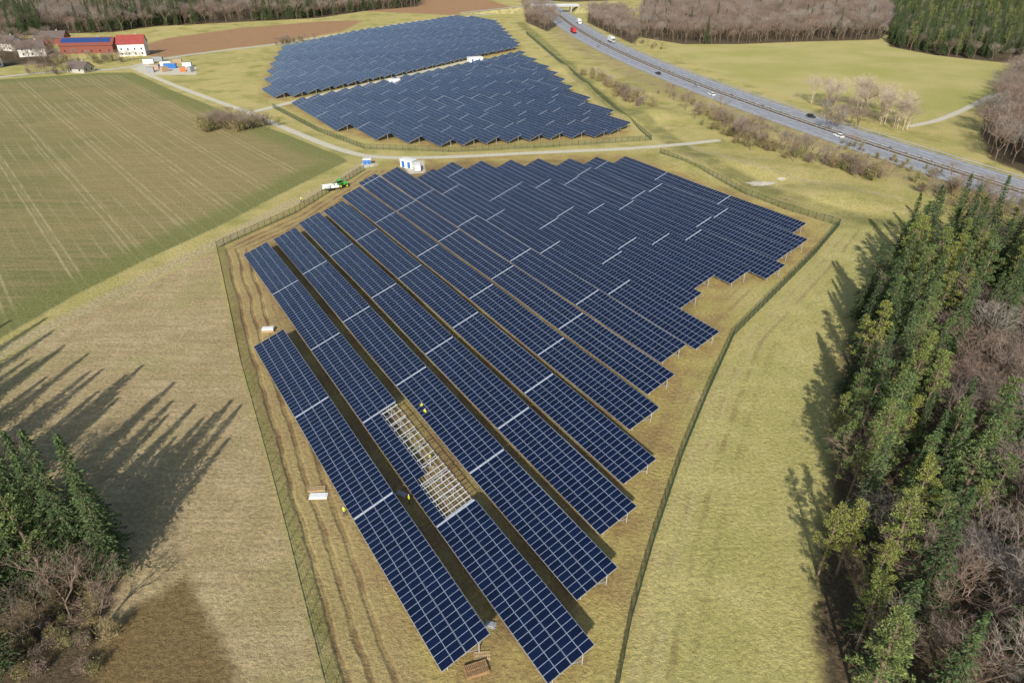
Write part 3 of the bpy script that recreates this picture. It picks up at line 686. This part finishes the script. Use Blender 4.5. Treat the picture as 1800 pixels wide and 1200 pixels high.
for (x,y),d in zip(pts,dd):
    n_=math.sin(x*.13+1.3)+math.sin(y*.11)+random.uniform(-.6,.6)
    sc=random.uniform(.70,1.12)
    if y<58 and d>8: kind='b' if random.random()<.9 else 's'
    elif d<15+2.5*n_: kind='p' if random.random()<.50+.16*n_ else 's'
    elif d<23+4*n_: kind=random.choice('ppssbb')
    elif y>128: kind=random.choice('ppsbb') if d<42 else random.choice('bbbpb')
    else: kind='b' if random.random()<.93 else 'p'
    if random.random()<.09 and d<20: kind='b'
    if d<2.5: sc*=.82
    if kind=='s': place('spruce_tree',random.choice(SP),(x,y,0),random.random()*6.28,sc)
    elif kind=='p': place('pine_tree',random.choice(PI),(x,y,0),random.random()*6.28,sc)
    else: place('bare_tree',random.choice(BA),(x,y,0),random.random()*6.28,sc*.94)
for px,py,k,sc in ((195,985,'s',1.0),(205,1015,'s',.88),(150,1000,'s',1.08),(178,955,'s',.85),(105,965,'s',.95),(60,1040,'s',1.05),(20,950,'s',1.1),(-40,1000,'s',1.1),(125,1085,'b',.8),(60,1130,'b',.7),(175,1060,'b',.7),(-20,880,'s',1.05),(-90,860,'b',1.1),(-150,900,'s',1.05),(-10,1080,'s',1),(90,1030,'p',1.0),(-120,980,'s',1.1),(35,905,'b',.95),(-190,830,'s',1.1),(10,1180,'s',.8),(-80,1100,'s',1),(150,930,'b',.75),(120,1000,'s',1.0),(70,960,'s',1.0),(-60,940,'s',1.1),(0,1010,'s',1.1),(-250,860,'s',1.1),(-100,920,'s',1.1),(185,1100,'b',.6),(70,900,'b',.8),(0,900,'b',1.0)):
    p=G(px,py); me_={'s':SP,'p':PI,'b':BA}[k]; place({'s':'spruce_tree','p':'pine_tree','b':'bare_tree'}[k],random.choice(me_),(p[0],p[1],0),random.random()*6.28,sc*1.04)
for x,y in ((-99,88),(-93,85),(-104,90),(-87,80),(-81,77),(-76,73),(-110,95),(-97,80),(-90,74),(-116,88)):
    place('spruce_tree',random.choice(SP),(x,y,0),random.random()*6.28,random.uniform(.95,1.12))
for i in range(60):
    p=G(random.uniform(-20,205),random.uniform(960,1190)); place('shrub',random.choice(SH),(p[0],p[1],0),random.random()*6,random.uniform(.4,1.0))
def mass(name,pts,protos,s0,s1):
    groups=[[] for _ in protos]
    for p in pts: groups[random.randrange(len(protos))].append(p)
    for gi,(gr,me_) in enumerate(zip(groups,protos)):
        if not gr: continue
        V=[];Fc=[]
        for x,y in gr:
            a=random.random()*6.28; h=random.uniform(s0,s1)/2; i=len(V)
            for k in range(4):
                t=a+math.pi/4+k*math.pi/2; V.append((x+h*1.41421*math.cos(t),y+h*1.41421*math.sin(t),0))
            Fc.append((i,i+1,i+2,i+3))
        m=bpy.data.meshes.new(name); m.from_pydata(V,[],Fc); o=place(name,m)
        o.instance_type='FACES'; o.use_instance_faces_scale=True; o.show_instancer_for_render=False; o.show_instancer_for_viewport=False
        c=place('tree_crown',me_); c.parent=o
def gaps(A,f=.05,th=-.9):
    return [p for p in A if math.sin(p[0]*f+1)+math.sin(p[1]*f*1.3)+.6*math.sin((p[0]+p[1])*f*2.1)>th]
mass('distant_bare_forest',scatter(F1,8.5),BA,.85,1.4)
mass('distant_conifer_stand',gaps(scatter(F1,14),.04,.1),SP,.8,1.25)
for poly in (GL([(110,60),(200,57),(250,49),(330,44),(345,20),(230,14),(170,24)]),GL([(440,38),(500,36),(570,31),(585,12),(520,16),(450,22)]),GL([(20,66),(80,62),(70,30),(0,30)])):
    mass('distant_conifer_stand',gaps(scatter(poly,7.5),.06,-.5),SP,.75,1.25)
mass('distant_bare_forest',scatter(F2,7.5),BA,.8,1.4)
mass('distant_conifer_stand',gaps(scatter(F2,18),.05,.5),SP,.7,1.1)
mass('distant_conifer_forest',gaps(scatter(F2b,6.5),.07,-1.1),SP+PI[:1],.6,1.05)
mass('distant_bare_forest',scatter(F2b,15),BA,.6,1.0)
mass('bare_woodland',scatter(F3,5.5),BA,.9,1.3)
mass('roadside_trees',scatter(F4,6),BA+SH[:1],.55,.95); mass('roadside_trees',scatter(F5,6),BA,.6,1.0)
mass('distant_bare_forest',scatter(F6,11),BA,.8,1.1); mass('village_trees',scatter(F7,9),BA,.5,.95)
for i in range(36):
    t=random.random(); px=1425+t*175; py=180+t*46+random.uniform(-14,8); p=G(px,py); place('birch_tree',random.choice(BI),(p[0],p[1],0),random.random()*6.28,random.uniform(.8,1.25))
for i in range(30):
    p=G(random.uniform(1445,1605),random.uniform(190,232)); place('bare_tree',random.choice(BA),(p[0],p[1],0),random.random()*6,random.uniform(.45,.8))
def shr_line(pts,n,j,s0,s1,tree=.3,t0=.3,t1=.5):
    q=resample(GL(pts),2.0)
    for i in range(n):
        p=random.choice(q); x=p[0]+random.gauss(0,j);y=p[1]+random.gauss(0,j)
        if random.random()<tree: place('bare_tree',random.choice(BA),(x,y,0),random.random()*6,random.uniform(t0,t1))
        else: place('shrub',random.choice(SH),(x,y,0),random.random()*6,random.uniform(s0,s1))
shr_line([(1030,132),(1060,147),(1110,177),(1140,190)],60,2.0,1.3,2.1,.35,.35,.55)
shr_line([(1240,200),(1290,235),(1340,262),(1420,282)],80,4,1,2.0,.45,.45,.8)
shr_line([(1460,290),(1540,315)],36,3,1.2,2.2,.35,.4,.6)
shr_line([(1170,165),(1300,215),(1420,250)],50,2.5,.6,1.2,.1)
shr_line([(370,225),(455,225)],60,4.0,1.4,2.4,.5,.4,.65); shr_line([(480,80),(540,72)],24,3,1,2.0,.4); shr_line([(75,110),(225,108)],40,5,1.2,2.2,.6,.4,.6)
shr_line([(60,130),(110,130)],16,3,1.2,2,.6,.4,.6); shr_line([(1160,90),(1130,75)],14,4,.8,1.3)
shr_line([(1640,330),(1800,385)],50,6,1,2.2,.5,.4,.7); shr_line([(1480,255),(1640,310)],30,2.5,.5,1.1,.1)
q=[p for p in ctr if 180<p[1]<760]
mm=[(p[0]+random.uniform(-.6,.6),p[1]+random.uniform(-3,3)) for p in q for _ in range(3)]
mass('median_hedge',mm,[SH[0],SH[2]],.3,.5)
# ------------------------------------------------------------------ people
pmn=NB('worker_clothing',.8,.2)
oz=pmn.n('ShaderNodeSeparateXYZ'); pmn.nt.links.new(pmn.obj(),oz.inputs[0]); zz=oz.outputs[2]
c=pmn.mix(pmn.math('GREATER_THAN',zz,.12),(0.04,0.03,0.02),(0.05,0.06,0.10)); c=pmn.mix(pmn.math('GREATER_THAN',zz,.92),c,(0.62,0.68,0.05))
c=pmn.mix(pmn.math('GREATER_THAN',zz,1.49),c,(0.5,0.3,0.2)); c=pmn.mix(pmn.math('GREATER_THAN',zz,1.665),c,(0.75,0.75,0.72)); pmn.color(c)
def person(loc,rot,pose=0):
    V=[];E=[];Rr=[]
    def add(p,r,par=None):
        V.append(p);Rr.append(r)
        if par is not None:E.append((par,len(V)-1))
        return len(V)-1
    pel=add((0,0,.95),.15);wa=add((0,0,1.12),.13,pel);ch=add((0,0,1.34),.16,wa);nk=add((0,0,1.49),.055,ch);hd=add((0,.02,1.62),.095,nk);add((0,.01,1.73),.075,hd)
    for sx_ in (-1,1):
        sh=add((sx_*.19,0,1.42),.07,ch); fwd=.12 if pose==0 else .3
        el=add((sx_*.25,fwd*.4,1.16),.048,sh); wr=add((sx_*.24,fwd,.93 if pose==0 else 1.1),.032,el); ha=add((sx_*.24,fwd+.04,.87 if pose==0 else 1.1),.035,wr)
        for k in range(4):
            kn=add((sx_*.24+(k-1.5)*.02,fwd+.07,.81+.004*k if pose==0 else 1.09),.009,ha); add((sx_*.24+(k-1.5)*.022,fwd+.10,.78 if pose==0 else 1.06),.008,kn)
        add((sx_*.20,fwd+.07,.84 if pose==0 else 1.12),.010,wr)
        hp=add((sx_*.10,0,.88),.095,pel);kn=add((sx_*.12,.05+(.12 if pose and sx_>0 else 0),.5),.06,hp);an=add((sx_*.12,(.1 if sx_>0 else -.12)*pose,.09),.045,kn);add((sx_*.13,.16+(.1 if sx_>0 else -.12)*pose,.04),.035,an)
    m=bpy.data.meshes.new('construction_worker');m.from_pydata(V,E,[]);m.materials.append(pmn.m);o=place('construction_worker',m,loc,rot)
    md=o.modifiers.new('Skin','SKIN')
    if m.skin_vertices:
        for i,r in enumerate(Rr): m.skin_vertices[0].data[i].radius=(r,r)
        m.skin_vertices[0].data[0].use_root=True
    o.modifiers.new('Sub','SUBSURF').render_levels=1
for px,py,ro,po in ((742,722,.6,1),(748,732,2.5,0),(757,812,1.2,1),(606,906,-.5,1),(720,884,2,0),(530,356,.3,0)):
    p=G(px,py); person((p[0],p[1],0),ro,po)
# ------------------------------------------------------------------ light, sky, camera
el=math.radians(31); az=math.radians(9)
ldir=Vector((math.sin(az)*math.cos(el),math.cos(az)*math.cos(el),-math.sin(el)))
sd=bpy.data.lights.new('sun','SUN'); sd.energy=5.0; sd.angle=math.radians(.55); sd.color=(1.0,.95,.86)
so=place('sun',sd,(0,-60,120)); so.rotation_euler=ldir.to_track_quat('-Z','Y').to_euler()
w=bpy.data.worlds.new('World'); scn.world=w; w.use_nodes=True; nt=w.node_tree
sky=nt.nodes.new('ShaderNodeTexSky'); sky.sky_type='NISHITA'; sky.sun_disc=False; sky.sun_elevation=el; sky.sun_rotation=math.radians(189); sky.air_density=1.3; sky.dust_density=1.5
nt.links.new(sky.outputs[0],nt.nodes['Background'].inputs[0]); nt.nodes['Background'].inputs[1].default_value=.11
cd=bpy.data.cameras.new('camera'); cd.sensor_width=36; cd.lens=24; cd.clip_start=1; cd.clip_end=12000
co=place('camera',cd,(0,0,CAM_H)); co.rotation_euler=(math.radians(90)-PITCH,0,0); scn.camera=co
scn.view_settings.view_transform='Standard'; scn.view_settings.look='None'; scn.view_settings.exposure=0
